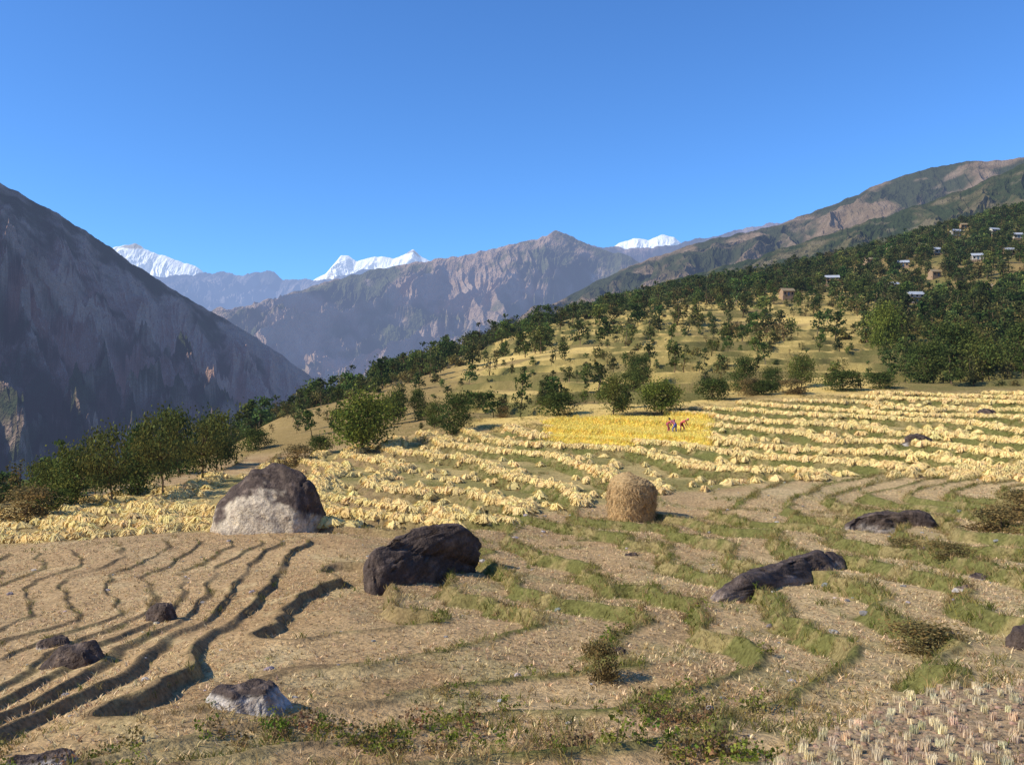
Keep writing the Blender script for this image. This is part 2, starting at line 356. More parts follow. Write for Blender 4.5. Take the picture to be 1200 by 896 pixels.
# clods of earth between the rows
x, y = pol(3000, 850, 1240, 7.4, 13); keep = benchmask(x, y) > .5; x, y = x[keep], y[keep]; z = GZ(x, y); N = len(x)
def clod(sd, col=(.30, .21, .13)):
    bm = bmesh.new(); bmesh.ops.create_icosphere(bm, subdivisions=2, radius=1); V = np.array([v.co for v in bm.verts]); F = np.array([[v.index for v in f_.verts] for f_ in bm.faces]); bm.free()
    V = V*(1+.4*perlin(V[:, 0]*1.2+sd, V[:, 1]*1.2+V[:, 2], sd))[:, None]*np.array([1, .8, .55]); return V, F, np.repeat(C3(*col), len(V), 0), np.zeros(len(F), int)
M_clod = material('earth_clod', namp=.3, nscale=20, spec=0)
scatter('earth_clods', [clod(k+50) for k in range(4)], np.stack([x, y, z], 1), rng.uniform(0, 6.3, N), .015+.035*rng.random(N)**2, tints(N, .3), [M_clod])
# grass on risers and banks
x, y = pol(520000, -30, 1230, 8, 98); z, m_, f_, s_, g_, u_ = terr(x, y); r_ = np.hypot(x, y)
p = m_*(.14+.86*ss(380, 600, u_))*np.where(r_ < 50, .6, .7)*ss(-.4, .3, perlin(x/3, y/3, 61)+.15)
p = np.maximum(p, ss(.2, .55, fbm(x/2.2, y/2.2, 3, 42))*ss(250, 700, u_)*.13)
p = np.maximum(p, (1-ss(11, 17, r_))*ss(.0, .5, perlin(x/1.6, y/1.6, 62)+.15)*.9)
p = p*np.where(benchmask(x, y) > .5, .03, 1)*np.where(strawmask(x, y, u_) > .5, .55, 1)*(1-yellowmask(x, y, u_))
keep = rng.random(len(x)) < p; x, y, z, u_, r_ = x[keep], y[keep], z[keep], u_[keep], r_[keep]
i = thin(x, y, .13); x, y, z, u_, r_ = x[i], y[i], z[i], u_[i], r_[i]; N = len(x)
vs = [variant(*blades(8, .22, .10, .020, .8, k+90), c, .3, k) for k, c in enumerate([(.16, .19, .04), (.25, .22, .06), (.37, .27, .11), (.18, .18, .045), (.43, .32, .15)])]
pr = ss(-.4, .4, perlin(x/4, y/4, 63)+.3*perlin(x, y, 64)); vi = np.where(rng.random(N) < .18+.45*pr, rng.choice([0, 1, 3], N), rng.choice([2, 4], N))
scatter('grass', vs, np.stack([x, y, z], 1), rng.uniform(0, 6.3, N), rng.uniform(.5, 1.2, N)*np.where(r_ < 22, .75, 1), tints(N, .3), [M_grass], vi=vi)
# ------------------------------------------------------------------ trees
def tube(V, F, p0, p1, r0, r1, n=6):
    p0 = np.array(p0, float); p1 = np.array(p1, float); d = p1-p0; d /= np.linalg.norm(d)+1e-9
    a = np.cross(d, [0.3, 1, .1]); a /= np.linalg.norm(a); b = np.cross(d, a); k = len(V)
    for p, r in ((p0, r0), (p1, r1)):
        for i in range(n):
            t = i/n*2*math.pi; V.append(p+(a*math.cos(t)+b*math.sin(t))*r)
    for i in range(n): F.append([k+i, k+(i+1) % n, k+n+(i+1) % n, k+n+i])
def tree(seed, H=6, Wd=5, trunk=.3, ncl=26, nleaf=110, ls=.16, shape='round', col=(.085, .13, .03), nt=6):
    q = np.random.default_rng(seed); V = []; F = []; cl = []
    base = H*trunk; lean = q.normal(0, .06, 2)
    pts = [np.array([0, 0, -.3*min(1, H)])]; ns = 5
    for i in range(1, ns+1):
        t = i/ns; pts.append(np.array([lean[0]*H*t+q.normal(0, .015)*H, lean[1]*H*t+q.normal(0, .015)*H, H*.88*t]))
    r0 = H*.026
    for i in range(ns): tube(V, F, pts[i], pts[i+1], r0*(1-i/ns*.85), r0*(1-(i+1)/ns*.85), nt)
    for i in range(ncl):
        t = q.random(); z = base+(H-base)*t
        if shape == 'round': rad = Wd/2*math.sqrt(max(.08, 1-(2*t-.85)**2/1.35))
        elif shape == 'cone': rad = Wd/2*(1-t*.9)
        else: rad = Wd/2*(.5+.5*math.sin(t*3.1))
        a = q.random()*6.28; rr_ = rad*math.sqrt(q.uniform(.1, 1))*q.uniform(.75, 1.1)
        c = np.array([math.cos(a)*rr_+lean[0]*z, math.sin(a)*rr_+lean[1]*z, z]); cl.append(c)
        j = z*.72; kk = min(ns-1, max(0, int(j/(H*.88)*ns))); o = pts[kk]+(pts[kk+1]-pts[kk])*.5
        if nt > 3 or i % 3 == 0: tube(V, F, o, c, r0*.32, r0*.06, 4 if nt > 3 else 3)
    nb = len(V); nfb = len(F); L = []; LC = []
    for c in cl:
        s = Wd*.14*q.uniform(.7, 1.3); n = int(nleaf*q.uniform(.6, 1.3)); br = q.uniform(.65, 1.4); hue = q.uniform(-.1, .18)
        P = c+q.normal(size=(n, 3))*s*np.array([1, 1, .62])
        a = q.normal(size=(n, 3)); a /= np.linalg.norm(a, axis=1)[:, None]; b = np.cross(a, q.normal(size=(n, 3))); b /= np.linalg.norm(b, axis=1)[:, None]
        sz = ls*q.uniform(.6, 1.3, (n, 1)); a *= sz*.5; b *= sz*.36
        L.append(np.stack([P-a, P+b, P+a, P-b], 1).reshape(-1, 3))
        cc = np.array(col)*br*np.array([1+hue*2, 1+hue*.6, 1]); LC.append(np.repeat(cc[None]*q.uniform(.75, 1.25, (n, 1)), 4, 0))
    L = np.concatenate(L); LC = np.concatenate(LC); k = len(L)//4
    LF = np.arange(k*4).reshape(-1, 4)+nb
    C = np.concatenate([np.repeat(C3(.14, .10, .07), nb, 0), LC])
    return np.concatenate([np.array(V), L]), np.concatenate([np.array(F), LF]), C, np.concatenate([np.zeros(nfb, int), np.ones(k, int)])
TM = [M_bark, M_leaf]
tree_meshes = {}
def place_tree(name, key, x, d, h, w, rot=None):
    if key not in tree_meshes:
        V, Fc, C, Mi = tree(*key[:1], **dict(key[1])); tree_meshes[key] = mk(name, V, Fc, C, TM, Mi, link=False)
    ob = bpy.data.objects.new(name, tree_meshes[key]); scene.collection.objects.link(ob)
    ob.location = (x, d, float(GZ(x, d)[0])-.05); ob.scale = (w, w, h); ob.rotation_euler[2] = rng.uniform(0, 6.28) if rot is None else rot
B = lambda s, **k: (s, tuple(sorted(k.items())))
broad = [B(1, H=1, Wd=1, trunk=.20, ncl=44, nleaf=130, ls=.052, col=(.14, .18, .035)), B(2, H=1, Wd=1, trunk=.25, ncl=36, nleaf=120, ls=.055, col=(.12, .145, .035)),
         B(3, H=1, Wd=1, trunk=.12, ncl=40, nleaf=120, ls=.052, shape='tall', col=(.085, .115, .03)), B(4, H=1, Wd=1, trunk=.3, ncl=28, nleaf=90, ls=.055, shape='tall', col=(.13, .14, .04))]
bush = [B(5, H=1, Wd=1.1, trunk=.02, ncl=30, nleaf=130, ls=.065, col=(.095, .125, .03)), B(6, H=1, Wd=1.1, trunk=.02, ncl=26, nleaf=130, ls=.065, col=(.19, .15, .06))]
TL = [ # image column, depth, height m, width m, kind
 (425, 82, 5.0, 5.0, broad[0]), (530, 86, 3.6, 2.9, broad[2]), (492, 104, 3.4, 2.2, broad[2]), (461, 104, 3.6, 2.6, broad[1]), (510, 92, 2.5, 2.0, broad[1]),
 (720, 88, 3.7, 2.8, broad[1]), (775, 89, 3.0, 3.6, broad[0]), (748, 122, 3.6, 3.2, broad[2]), (742, 112, 3, 2.4, broad[1]), (870, 112, 4.0, 3.0, broad[2]),
 (130, 59, 4.8, 3.0, broad[3]), (190, 62, 5.2, 3.0, broad[3]), (88, 60, 3.6, 3.0, broad[1]), (160, 66, 4.8, 3.0, broad[2]), (238, 70, 4.6, 3.2, broad[3]),
 (255, 84, 5.0, 3.4, broad[1]), (212, 80, 5.5, 3.6, broad[2]), (112, 66, 4.2, 2.6, broad[3]), (55, 66, 2.6, 2.8, broad[1]), (1035, 150, 7, 5, broad[0]),
 (1080, 110, 4.6, 4.5, broad[2]), (1118, 118, 6.0, 6, broad[2]), (1150, 112, 5.0, 4.6, broad[1]), (1190, 124, 6, 5.5, broad[2]), (940, 108, 3.6, 3.0, broad[1]), (905, 104, 2.8, 2.4, broad[2])]
for b_, d, h, w, k in TL: place_tree('broadleaf_tree', k, (b_-600)/F_*d, d, h, w)
BL = [(655, 90, 2.2, 3.3, 0), (835, 98, 2.2, 3.2, 0), (988, 102, 2.2, 3.8, 0), (880, 101, 1.8, 2.4, 1), (28, 51, 1.8, 2.6, 1), (895, 100, 1.6, 2.2, 0), (60, 56, 1.5, 2.2, 0), (345, 78, 1.8, 2.6, 1), (375, 86, 1.6, 2, 0),
      (590, 92, 1.2, 1.2, 1), (1172, 34, 1.0, 1.7, 1), (1090, 17.5, .55, 1.3, 1), (1190, 36, 1.2, 1.6, 1), (300, 100, 2.2, 3, 0), (560, 110, 1.8, 2.2, 0), (640, 105, 1.6, 2.2, 1), (930, 100, 1.6, 2.6, 1), (1030, 104, 1.8, 3, 0), (705, 16.5, .7, .6, 1), (1115, 29, .5, 1.2, 1), (1060, 32, .4, 1.0, 1)]
for b_, d, h, w, k in BL: place_tree('shrub', bush[k], (b_-600)/F_*d, d, h, w)
# leafy weeds on the near bank
x, y = pol(12000, -20, 900, 8.6, 26); r_ = np.hypot(x, y); z, m_, f_, s_, g_, u_ = terr(x, y)
p = ss(.05, .4, perlin(x/1.8, y/1.8, 91))*(1-ss(11, 16, r_))*.6+m_*ss(.0, .4, perlin(x/2.5, y/2.5, 92))*.14*(u_ > 350)
keep = (rng.random(len(x)) < p) & (benchmask(x, y) < .3); x, y, z = x[keep], y[keep], z[keep]; N = len(x)
wv = [tree(200+k, .3, .32, .05, 7, 12, .05, 'round', c, nt=3) for k, c in enumerate([(.13, .18, .03), (.19, .23, .045), (.20, .17, .06), (.25, .16, .08)])]
scatter('weeds', wv, np.stack([x, y, z], 1), rng.uniform(0, 6.3, N), rng.uniform(.3, 1.1, N), tints(N, .25), TM)
# ------------------------------------------------------------------ village positions (needed for clearings)
HL = [(922, 262, 6, .2, 1, 1), (975, 300, 7, -.2, 1, 0), (1046, 275, 6, .3, 0, 0), (1072, 240, 7, .1, 0, 0), (1058, 318, 6, -.3, 1, 0), (1120, 392, 8, .2, 0, 0), (1100, 336, 6, 0, 0, 0), (1080, 360, 6, .4, 1, 1),
      (1145, 306, 6, -.2, 0, 0), (1165, 372, 7, .3, 0, 0), (1130, 412, 6, 0, 1, 1), (1018, 345, 5, .2, 1, 1), (1182, 316, 6, .1, 1, 0), (968, 338, 5, -.4, 1, 1), (1095, 286, 5, .2, 1, 1), (1192, 352, 6, 0, 0, 0), (1044, 380, 5, .2, 1, 1), (1155, 256, 5, -.3, 1, 1)]
# distant trees mass
n = 110000
x, y = pol(n, -60, 1300, 60, 560); z, m_, f_, s_, g_, u_ = terr(x, y); cr = np.interp(u_, CREST_U, CREST_D); q_ = y/cr
e = np.interp(u_, EDGE_U, EDGE_D)
n4 = fbm(x/30, y/30, 3, 45); n5 = perlin(x/13, y/13, 71)
p = np.zeros(n)
p = np.maximum(p, .45*ss(.80, .96, q_)*(1-ss(1.25, 1.5, q_))*(u_ > 330))
p = np.maximum(p, .9*ss(1.0, 1.05, q_)*(1-ss(1.6, 2.0, q_))*(u_ < 400)*(y > 62))
p = np.maximum(p, .50*ss(.56, .80, q_)*ss(620, 800, u_)*ss(-.5, .2, n5+n4))
p = np.maximum(p, .50*ss(1000, 1080, u_)*ss(105, 125, y)*ss(-.6, .1, n5+n4))
p = np.maximum(p, .8*ss(1040, 1120, u_)*ss(102, 112, y)*(1-ss(190, 220, y))*ss(-.8, -.1, n5+n4))
p = np.maximum(p, .20*ss(.0, .45, n5+.5*n4)*ss(560, 650, u_)*(y > e+5))
p = np.maximum(p, .035*(y > e+5)*(u_ > 300)+.14*(m_ > .6)*(y > e+8)*(u_ > 500)*(q_ < .8))
keep = (rng.random(n) < p*.8) & (y > e+5)
for b_, d, *_r in HL:
    hx_, hy_ = (b_-600)/F_*d, d
    keep &= ~((np.abs(x-hx_*y/hy_) < 2.6) & (y > hy_-22) & (y < hy_+4))
x, y, u_, z, mk_, q_ = x[keep], y[keep], u_[keep], z[keep], m_[keep], q_[keep]
i = thin(x, y, 2.6); x, y, u_, z, mk_, q_ = x[i], y[i], u_[i], z[i], mk_[i], q_[i]; N = len(x)
lo = [tree(100, 6, 5, .12, 18, 24, .75, 'round', (.11, .135, .035), nt=3), tree(101, 6, 4.5, .15, 17, 22, .75, 'round', (.085, .115, .03), nt=3), tree(102, 7.5, 3.8, .12, 18, 20, .7, 'tall', (.07, .10, .028), nt=3),
      tree(103, 8, 3.8, .15, 18, 18, .65, 'cone', (.075, .10, .03), nt=3), tree(104, 3, 3.8, .03, 12, 22, .65, 'round', (.14, .14, .045), nt=3), tree(105, 7, 4.5, .25, 12, 18, .7, 'tall', (.15, .15, .05), nt=3)]
sc = (rng.uniform(.3, 1.0, N)**1.2)*np.where(y < 160, .55, .9)*np.where((mk_ > .6) & (q_ < .78) & (u_ < 1040), .5, 1)
scatter('distant_trees', lo, np.stack([x, y, z], 1), rng.uniform(0, 6.3, N), sc, tints(N, .35, .14), TM)
# ------------------------------------------------------------------ boulders
def boulder(name, pts, x, y, sink=.2, seed=0, pale=.3, rough=.08, zrot=0, light=(.56, .48, .40), split=None, side=0, sc=1.0, zs=1.0):
    bm = bmesh.new()
    for p in pts: bm.verts.new([p[0]*sc, p[1]*sc, p[2]*sc*zs])
    bmesh.ops.convex_hull(bm, input=bm.verts)
    bmesh.ops.delete(bm, geom=[v for v in bm.verts if not v.link_faces], context='VERTS')
    bmesh.ops.triangulate(bm, faces=bm.faces)
    bmesh.ops.subdivide_edges(bm, edges=bm.edges, cuts=3, use_grid_fill=True)
    for _ in range(2): bmesh.ops.smooth_vert(bm, verts=bm.verts, factor=.4, use_axis_x=True, use_axis_y=True, use_axis_z=True)
    bmesh.ops.triangulate(bm, faces=bm.faces)
    bmesh.ops.subdivide_edges(bm, edges=bm.edges, cuts=3, use_grid_fill=True)
    bmesh.ops.triangulate(bm, faces=bm.faces)
    bm.normal_update()
    P = np.array([v.co for v in bm.verts]); Nn = np.array([v.normal for v in bm.verts]); s = np.ptp(P, axis=0).max()
    a = fbm(P[:, 0]/s*3+P[:, 2]/s*1.7, P[:, 1]/s*3-P[:, 2]/s*2.1, 5, seed, .6)
    rdg = ridged(P[:, 0]/s*4-P[:, 2]/s*2, P[:, 1]/s*2+P[:, 2]/s*5, 3, seed+7)
    P = P+Nn*((a*rough*.5-ss(.8, .95, rdg)*.03-np.abs(perlin(P[:, 0]*2.2/s+P[:, 2]*3/s, P[:, 1]*2/s, seed+3))*rough*.5)*s)[:, None]
    if split is not None:
        dd = P@np.array(split[:3])-split[3]+.03*a*s; P = P-Nn*(np.exp(-(dd/(.018*s))**2)*.05*s)[:, None]
    F = np.array([[v.index for v in f_.verts] for f_ in bm.faces]); bm.free()
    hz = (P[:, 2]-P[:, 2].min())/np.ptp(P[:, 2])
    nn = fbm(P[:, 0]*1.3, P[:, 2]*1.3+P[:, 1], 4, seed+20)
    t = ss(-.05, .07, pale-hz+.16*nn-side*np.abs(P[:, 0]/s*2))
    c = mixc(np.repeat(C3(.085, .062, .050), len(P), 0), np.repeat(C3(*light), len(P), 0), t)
    c = mixc(c, C3(.21, .155, .12), ss(.1, .6, fbm(P[:, 0]*3, P[:, 1]*3+P[:, 2]*2, 3, seed+31))*.65)
    ob = mk(name, P, F, c, [M_rock], smooth=True)
    ob.location = (x, y, float(GZ(x, y)[0])-sink); ob.rotation_euler[2] = zrot; return ob
r1 = [(-3, -.6, -.5), (-2.9, .8, -.5), (-1.6, -2, -.5), (1.8, -2.0, -.5), (2.8, -.5, -.5), (2.6, 1.2, -.5), (0, 2.2, -.5), (-2.5, -.6, 1.1), (-1.9, 0, 2.2), (-.9, -.3, 3.1), (.1, .3, 3.35), (1.6, -.1, 3.1), (2.5, -.2, 2.3), (2.85, 0, 1.2), (-.9, -1.6, 1.5), (1.5, -1.5, 1.6), (0, 1.5, 2.6)]
boulder('boulder', r1, -11.95, 44.5, .1, 3, pale=.74, rough=.06, side=.45, light=(.60, .50, .36))
r2 = [(-1.85, -1.4, -.4), (-1.2, -1.9, -.4), (0, -.6, -.4), (1.6, 1, .1), (2, 2.3, -.4), (0, 2.2, -.4), (-1.7, .6, -.4), (-2.0, -.9, 1.0), (-1.6, -1.2, 1.45), (-.3, .4, 2.05), (1.7, 1.5, 1.9), (2.2, 1.9, 1.4), (.3, 1.8, 2.0), (-.9, -1.3, .9)]
boulder('boulder', r2, -3.2, 31.5, .2, 5, pale=.0, rough=.07, split=(.25, .2, .95, 1.15))
r3 = [(-3.0, -2.7, -.5), (-2.7, -3.0, .15), (2.5, 1.6, -.3), (3.0, 2.7, .4), (2.3, 2.3, .95), (.9, .8, 1.05), (-1.2, -1.6, .75), (-1.6, -.6, -.3), (1.2, 2.6, -.3), (0, .9, .8)]
boulder('rock_slab', r3, 7.9, 27.6, .10, 8, pale=.55, rough=.05, light=(.30, .23, .18), sc=1.25, zs=.62)
r4 = [(-2, -.7, -.3), (2, -.6, -.3), (1.9, .9, -.3), (-1.8, .9, -.3), (-1.8, -.3, .95), (-.5, -.5, .8), (.6, -.2, .7), (1.6, -.4, 1.0), (2.0, .2, .6), (0, .8, .9)]
boulder('rock_slab', r4, 15.4, 37, .1, 11, pale=.5, rough=.09, light=(.34, .29, .24))
def rk(w, d, h, sd):
    q = np.random.default_rng(sd); L = []
    for i in range(9):
        a = i/9*6.28+q.normal(0, .2); L.append((math.cos(a)*w/2, math.sin(a)*d/2, -.3*h)); k = q.uniform(.35, .8); L.append((math.cos(a)*w/2*k, math.sin(a)*d/2*k, h*q.uniform(.55, 1)))
    return L
for nm, b_, d, w, dp, h, pl in [('rock', 92, 20, 1.9, 1.5, .62, .3), ('rock', 190, 25.5, 1.1, .8, .62, .3), ('rock', 288, 14.6, 1.7, 1.3, .50, .75), ('rock', 48, 11.6, 1.4, .9, .3, .8), ('rock', 62, 22.5, 1.1, .9, .3, .5),
                             ('rock', 1200, 17, .7, .8, .6, .1), ('rock', 1075, 66, 3, 2, .9, .5), ('rock', 1155, 80, 2.6, 2, .9, .3), ('rock', 955, 12.6, .4, .3, .1, .8), ('rock', 878, 10.2, .36, .3, .1, .9), ('rock', 722, 19, .6, .4, .2, .5), ('rock', 740, 36, .7, .5, .2, .5), ('rock', 1150, 26, .9, .7, .2, .7), ('rock', 1130, 23, .7, .5, .15, .6)]:
    boulder(nm, rk(w, dp, h, int(b_)), (b_-600)/F_*d, d, .08, int(b_) % 40, pale=pl, rough=.1, light=(.48, .43, .37))
x, y = pol(260, -20, 1220, 9, 55); z = GZ(x, y); N = len(x)
scatter('stones', [clod(k, (.34, .31, .28)) for k in range(5)], np.stack([x, y, z], 1), rng.uniform(0, 6.3, N), .04+.11*rng.random(N)**3, tints(N, .4), [M_rock], smooth=False)
# ------------------------------------------------------------------ haystack
def haystack(x, y):
    q = np.random.default_rng(5); V = []; F = []; C = []
    prof_ = [(1.02, -.15), (1.08, .3), (1.14, .8), (1.18, 1.3), (1.16, 1.7), (1.04, 2.0), (.80, 2.22), (.45, 2.36), (.10, 2.42)]; n = 64
    def se(a): # rounded-square plan
        return (abs(math.cos(a))**3.2+abs(math.sin(a))**3.2)**(-1/3.2)*.95
    def at(k, a):
        i = min(7, int(k)); t = k-i; R_ = prof_[i][0]*(1-t)+prof_[i+1][0]*t; H_ = prof_[i][1]*(1-t)+prof_[i+1][1]*t
        b = 1+.06*perlin(math.cos(a)*1.5+H_*1.2, math.sin(a)*1.5, 5)+.03*perlin(a*3, H_*5, 6)
        r_ = R_*se(a)*b; return np.array([r_*math.cos(a), r_*math.sin(a), H_-.10*math.cos(a)*H_/2])
    for k in np.linspace(0, 8, 49):
        for j in range(n): V.append(at(k, j/n*6.2832)+q.normal(size=3)*.014)
    for k in range(48):
        for j in range(n): F.append([k*n+j, k*n+(j+1) % n, (k+1)*n+(j+1) % n, (k+1)*n+j])
    C = [np.array([.48, .33, .16])*(1+.2*q.normal()) for _ in V]
    for _ in range(5200):
        k = q.random()**.8*7.9; a = q.random()*6.2832; o = np.array([math.cos(a), math.sin(a), 0]); tn = np.array([-o[1], o[0], 0]); p = at(k, a)
        ln = q.uniform(.12, .36); d_ = np.array([0, 0, -1])*.8+o*q.uniform(.02, .5)+tn*q.normal(0, .45); e_ = p+d_*ln; w = tn*.010; kk = len(V)
        V += [p-w+o*.01, p+w+o*.01, e_+w, e_-w]; F.append([kk, kk+1, kk+2, kk+3]); cc = np.array([.60, .40, .19])*q.uniform(.5, 1.3); C += [cc]*4
    ob = mk('haystack', np.array(V), np.array(F), np.clip(np.array(C), .05, .9), [M_straw], smooth=False); ob.location = (x, y, float(GZ(x, y)[0])-.02); ob.rotation_euler[2] = .35
haystack((740-600)/F_*45.2, 45.2)
# ------------------------------------------------------------------ houses
M_white = material('whitewash', (.52, .48, .41), nscale=1.5, namp=.15)
M_ochre = material('mud_plaster', (.36, .25, .16), nscale=1.5, namp=.2)
M_tin = material('tin_roof', (.42, .44, .46), rough=.5, nscale=.8, namp=.15, spec=.3)
M_thatch = material('thatch_roof', (.30, .23, .14), nscale=3, namp=.3)
M_dark = material('dark_opening', (.03, .025, .02), namp=0)
M_wood = material('painted_wood', (.10, .16, .22), namp=.1)
def box(name, c, s, mat, par, rot=None):
    bm = bmesh.new(); bmesh.ops.create_cube(bm, size=1)
    for v in bm.verts: v.co = Vector((v.co.x*s[0]+c[0], v.co.y*s[1]+c[1], v.co.z*s[2]+c[2]))
    me = bpy.data.meshes.new(name); bm.to_mesh(me); bm.free(); me.materials.append(mat)
    ob = bpy.data.objects.new(name, me); scene.collection.objects.link(ob); ob.parent = par; return ob
def house(b_, d, w=6, dp=4.2, h=4.4, rot=0, wall=None, roof=None, sc=.58):
    x = (b_-600)/F_*d; z0 = float(GZ(x, d)[0])
    e = bpy.data.objects.new('village_house', None); scene.collection.objects.link(e); e.location = (x, d, z0+.4); e.rotation_euler[2] = rot; e.scale = (sc, sc, sc)
    wall = wall or M_white; roof = roof or M_tin
    box('plinth', (0, 0, -1.3), (w+.8, dp+.8, 2.6), M_ochre, e)
    V = [(-w/2, -dp/2, 0), (w/2, -dp/2, 0), (w/2, dp/2, 0), (-w/2, dp/2, 0), (-w/2, -dp/2, h), (w/2, -dp/2, h), (w/2, dp/2, h), (-w/2, dp/2, h), (-w/2, 0, h+1.25), (w/2, 0, h+1.25)]
    me = bpy.data.meshes.new('walls'); me.from_pydata(V, [], [(0, 1, 5, 4), (1, 2, 6, 9, 5), (2, 3, 7, 6), (3, 0, 4, 8, 7)]); me.materials.append(wall)
    o = bpy.data.objects.new('walls', me); scene.collection.objects.link(o); o.parent = e
    ov = .55; k = 1.25/(dp/2); rz = h+1.25+.08; ez = rz-k*(dp/2+ov); V = []
    for t in (0, .12):
        V += [(-w/2-ov, -dp/2-ov, ez+t), (w/2+ov, -dp/2-ov, ez+t), (w/2+ov, 0, rz+t), (-w/2-ov, 0, rz+t), (-w/2-ov, dp/2+ov, ez+t), (w/2+ov, dp/2+ov, ez+t)]
    Fc = [(0, 3, 2, 1), (3, 4, 5, 2), (6, 7, 8, 9), (9, 8, 11, 10), (0, 1, 7, 6), (5, 4, 10, 11), (1, 2, 8, 7), (2, 5, 11, 8), (3, 0, 6, 9), (4, 3, 9, 10)]
    me = bpy.data.meshes.new('roof'); me.from_pydata(V, [], Fc); me.materials.append(roof); o = bpy.data.objects.new('roof', me); scene.collection.objects.link(o); o.parent = e
    nw = 3 if w > 5 else 2
    for fl in range(2 if h > 3.5 else 1):
        for i in range(nw):
            xx = (i-(nw-1)/2)*w/nw; zz = 1.3+fl*2.1
            if fl == 0 and i == nw//2:
                box('door', (xx, -dp/2-.02, .95), (.9, .06, 1.9), M_wood, e); continue
            box('window_frame', (xx, -dp/2-.015, zz), (1.0, .07, 1.15), M_wood, e); box('window_opening', (xx, -dp/2-.03, zz), (.75, .09, .9), M_dark, e)
    if h > 3.5: box('balcony', (0, -dp/2-.45, 2.25), (w*.95, .85, .1), M_ochre, e)
for b_, d, w, ro, wl, rf in HL: house(b_, d, w, 4, 3.9 if w > 6 else 2.6, ro, (M_white, M_ochre)[wl], (M_tin, M_thatch)[rf])
# ------------------------------------------------------------------ people harvesting
M_skin = material('skin', (.25, .14, .09), namp=.05, rough=.6); M_hair = material('hair', (.015, .012, .01), namp=.05, rough=.5)
def cloth(n, c): return material(n, c, nscale=12, namp=.15)
def skinmesh(name, J, E, mats, labels=None, sub=1, parent=None):
    me = bpy.data.meshes.new('tmp'); me.from_pydata([j[:3] for j in J], E, []); ob = bpy.data.objects.new('tmp', me); scene.collection.objects.link(ob)
    md = ob.modifiers.new('s', 'SKIN'); md.use_smooth_shade = True
    for i, j in enumerate(J): me.skin_vertices[0].data[i].radius = (j[3], j[4] if len(j) > 4 else j[3])
    me.skin_vertices[0].data[0].use_root = True
    sb = ob.modifiers.new('b', 'SUBSURF'); sb.levels = sub; sb.render_levels = sub
    dg = bpy.context.evaluated_depsgraph_get(); m2 = bpy.data.meshes.new_from_object(ob.evaluated_get(dg)); bpy.data.objects.remove(ob)
    m2.name = name; m2.materials.clear()
    for mt in mats: m2.materials.append(mt)
    if labels:
        JP = np.array([j[:3] for j in J])
        seg = [(JP[a], JP[b], labels[i]) for i, (a, b) in enumerate(E)]
        for p in m2.polygons:
            c = np.array(p.center); best = 9; bl = 0
            for a, b, l in seg:
                ab = b-a; t = min(1, max(0, (c-a)@ab/(ab@ab+1e-9))); dd = np.linalg.norm(c-a-ab*t)
                if dd < best: best = dd; bl = l
            p.material_index = bl
    o = bpy.data.objects.new(name, m2); scene.collection.objects.link(o); o.parent = parent; return o
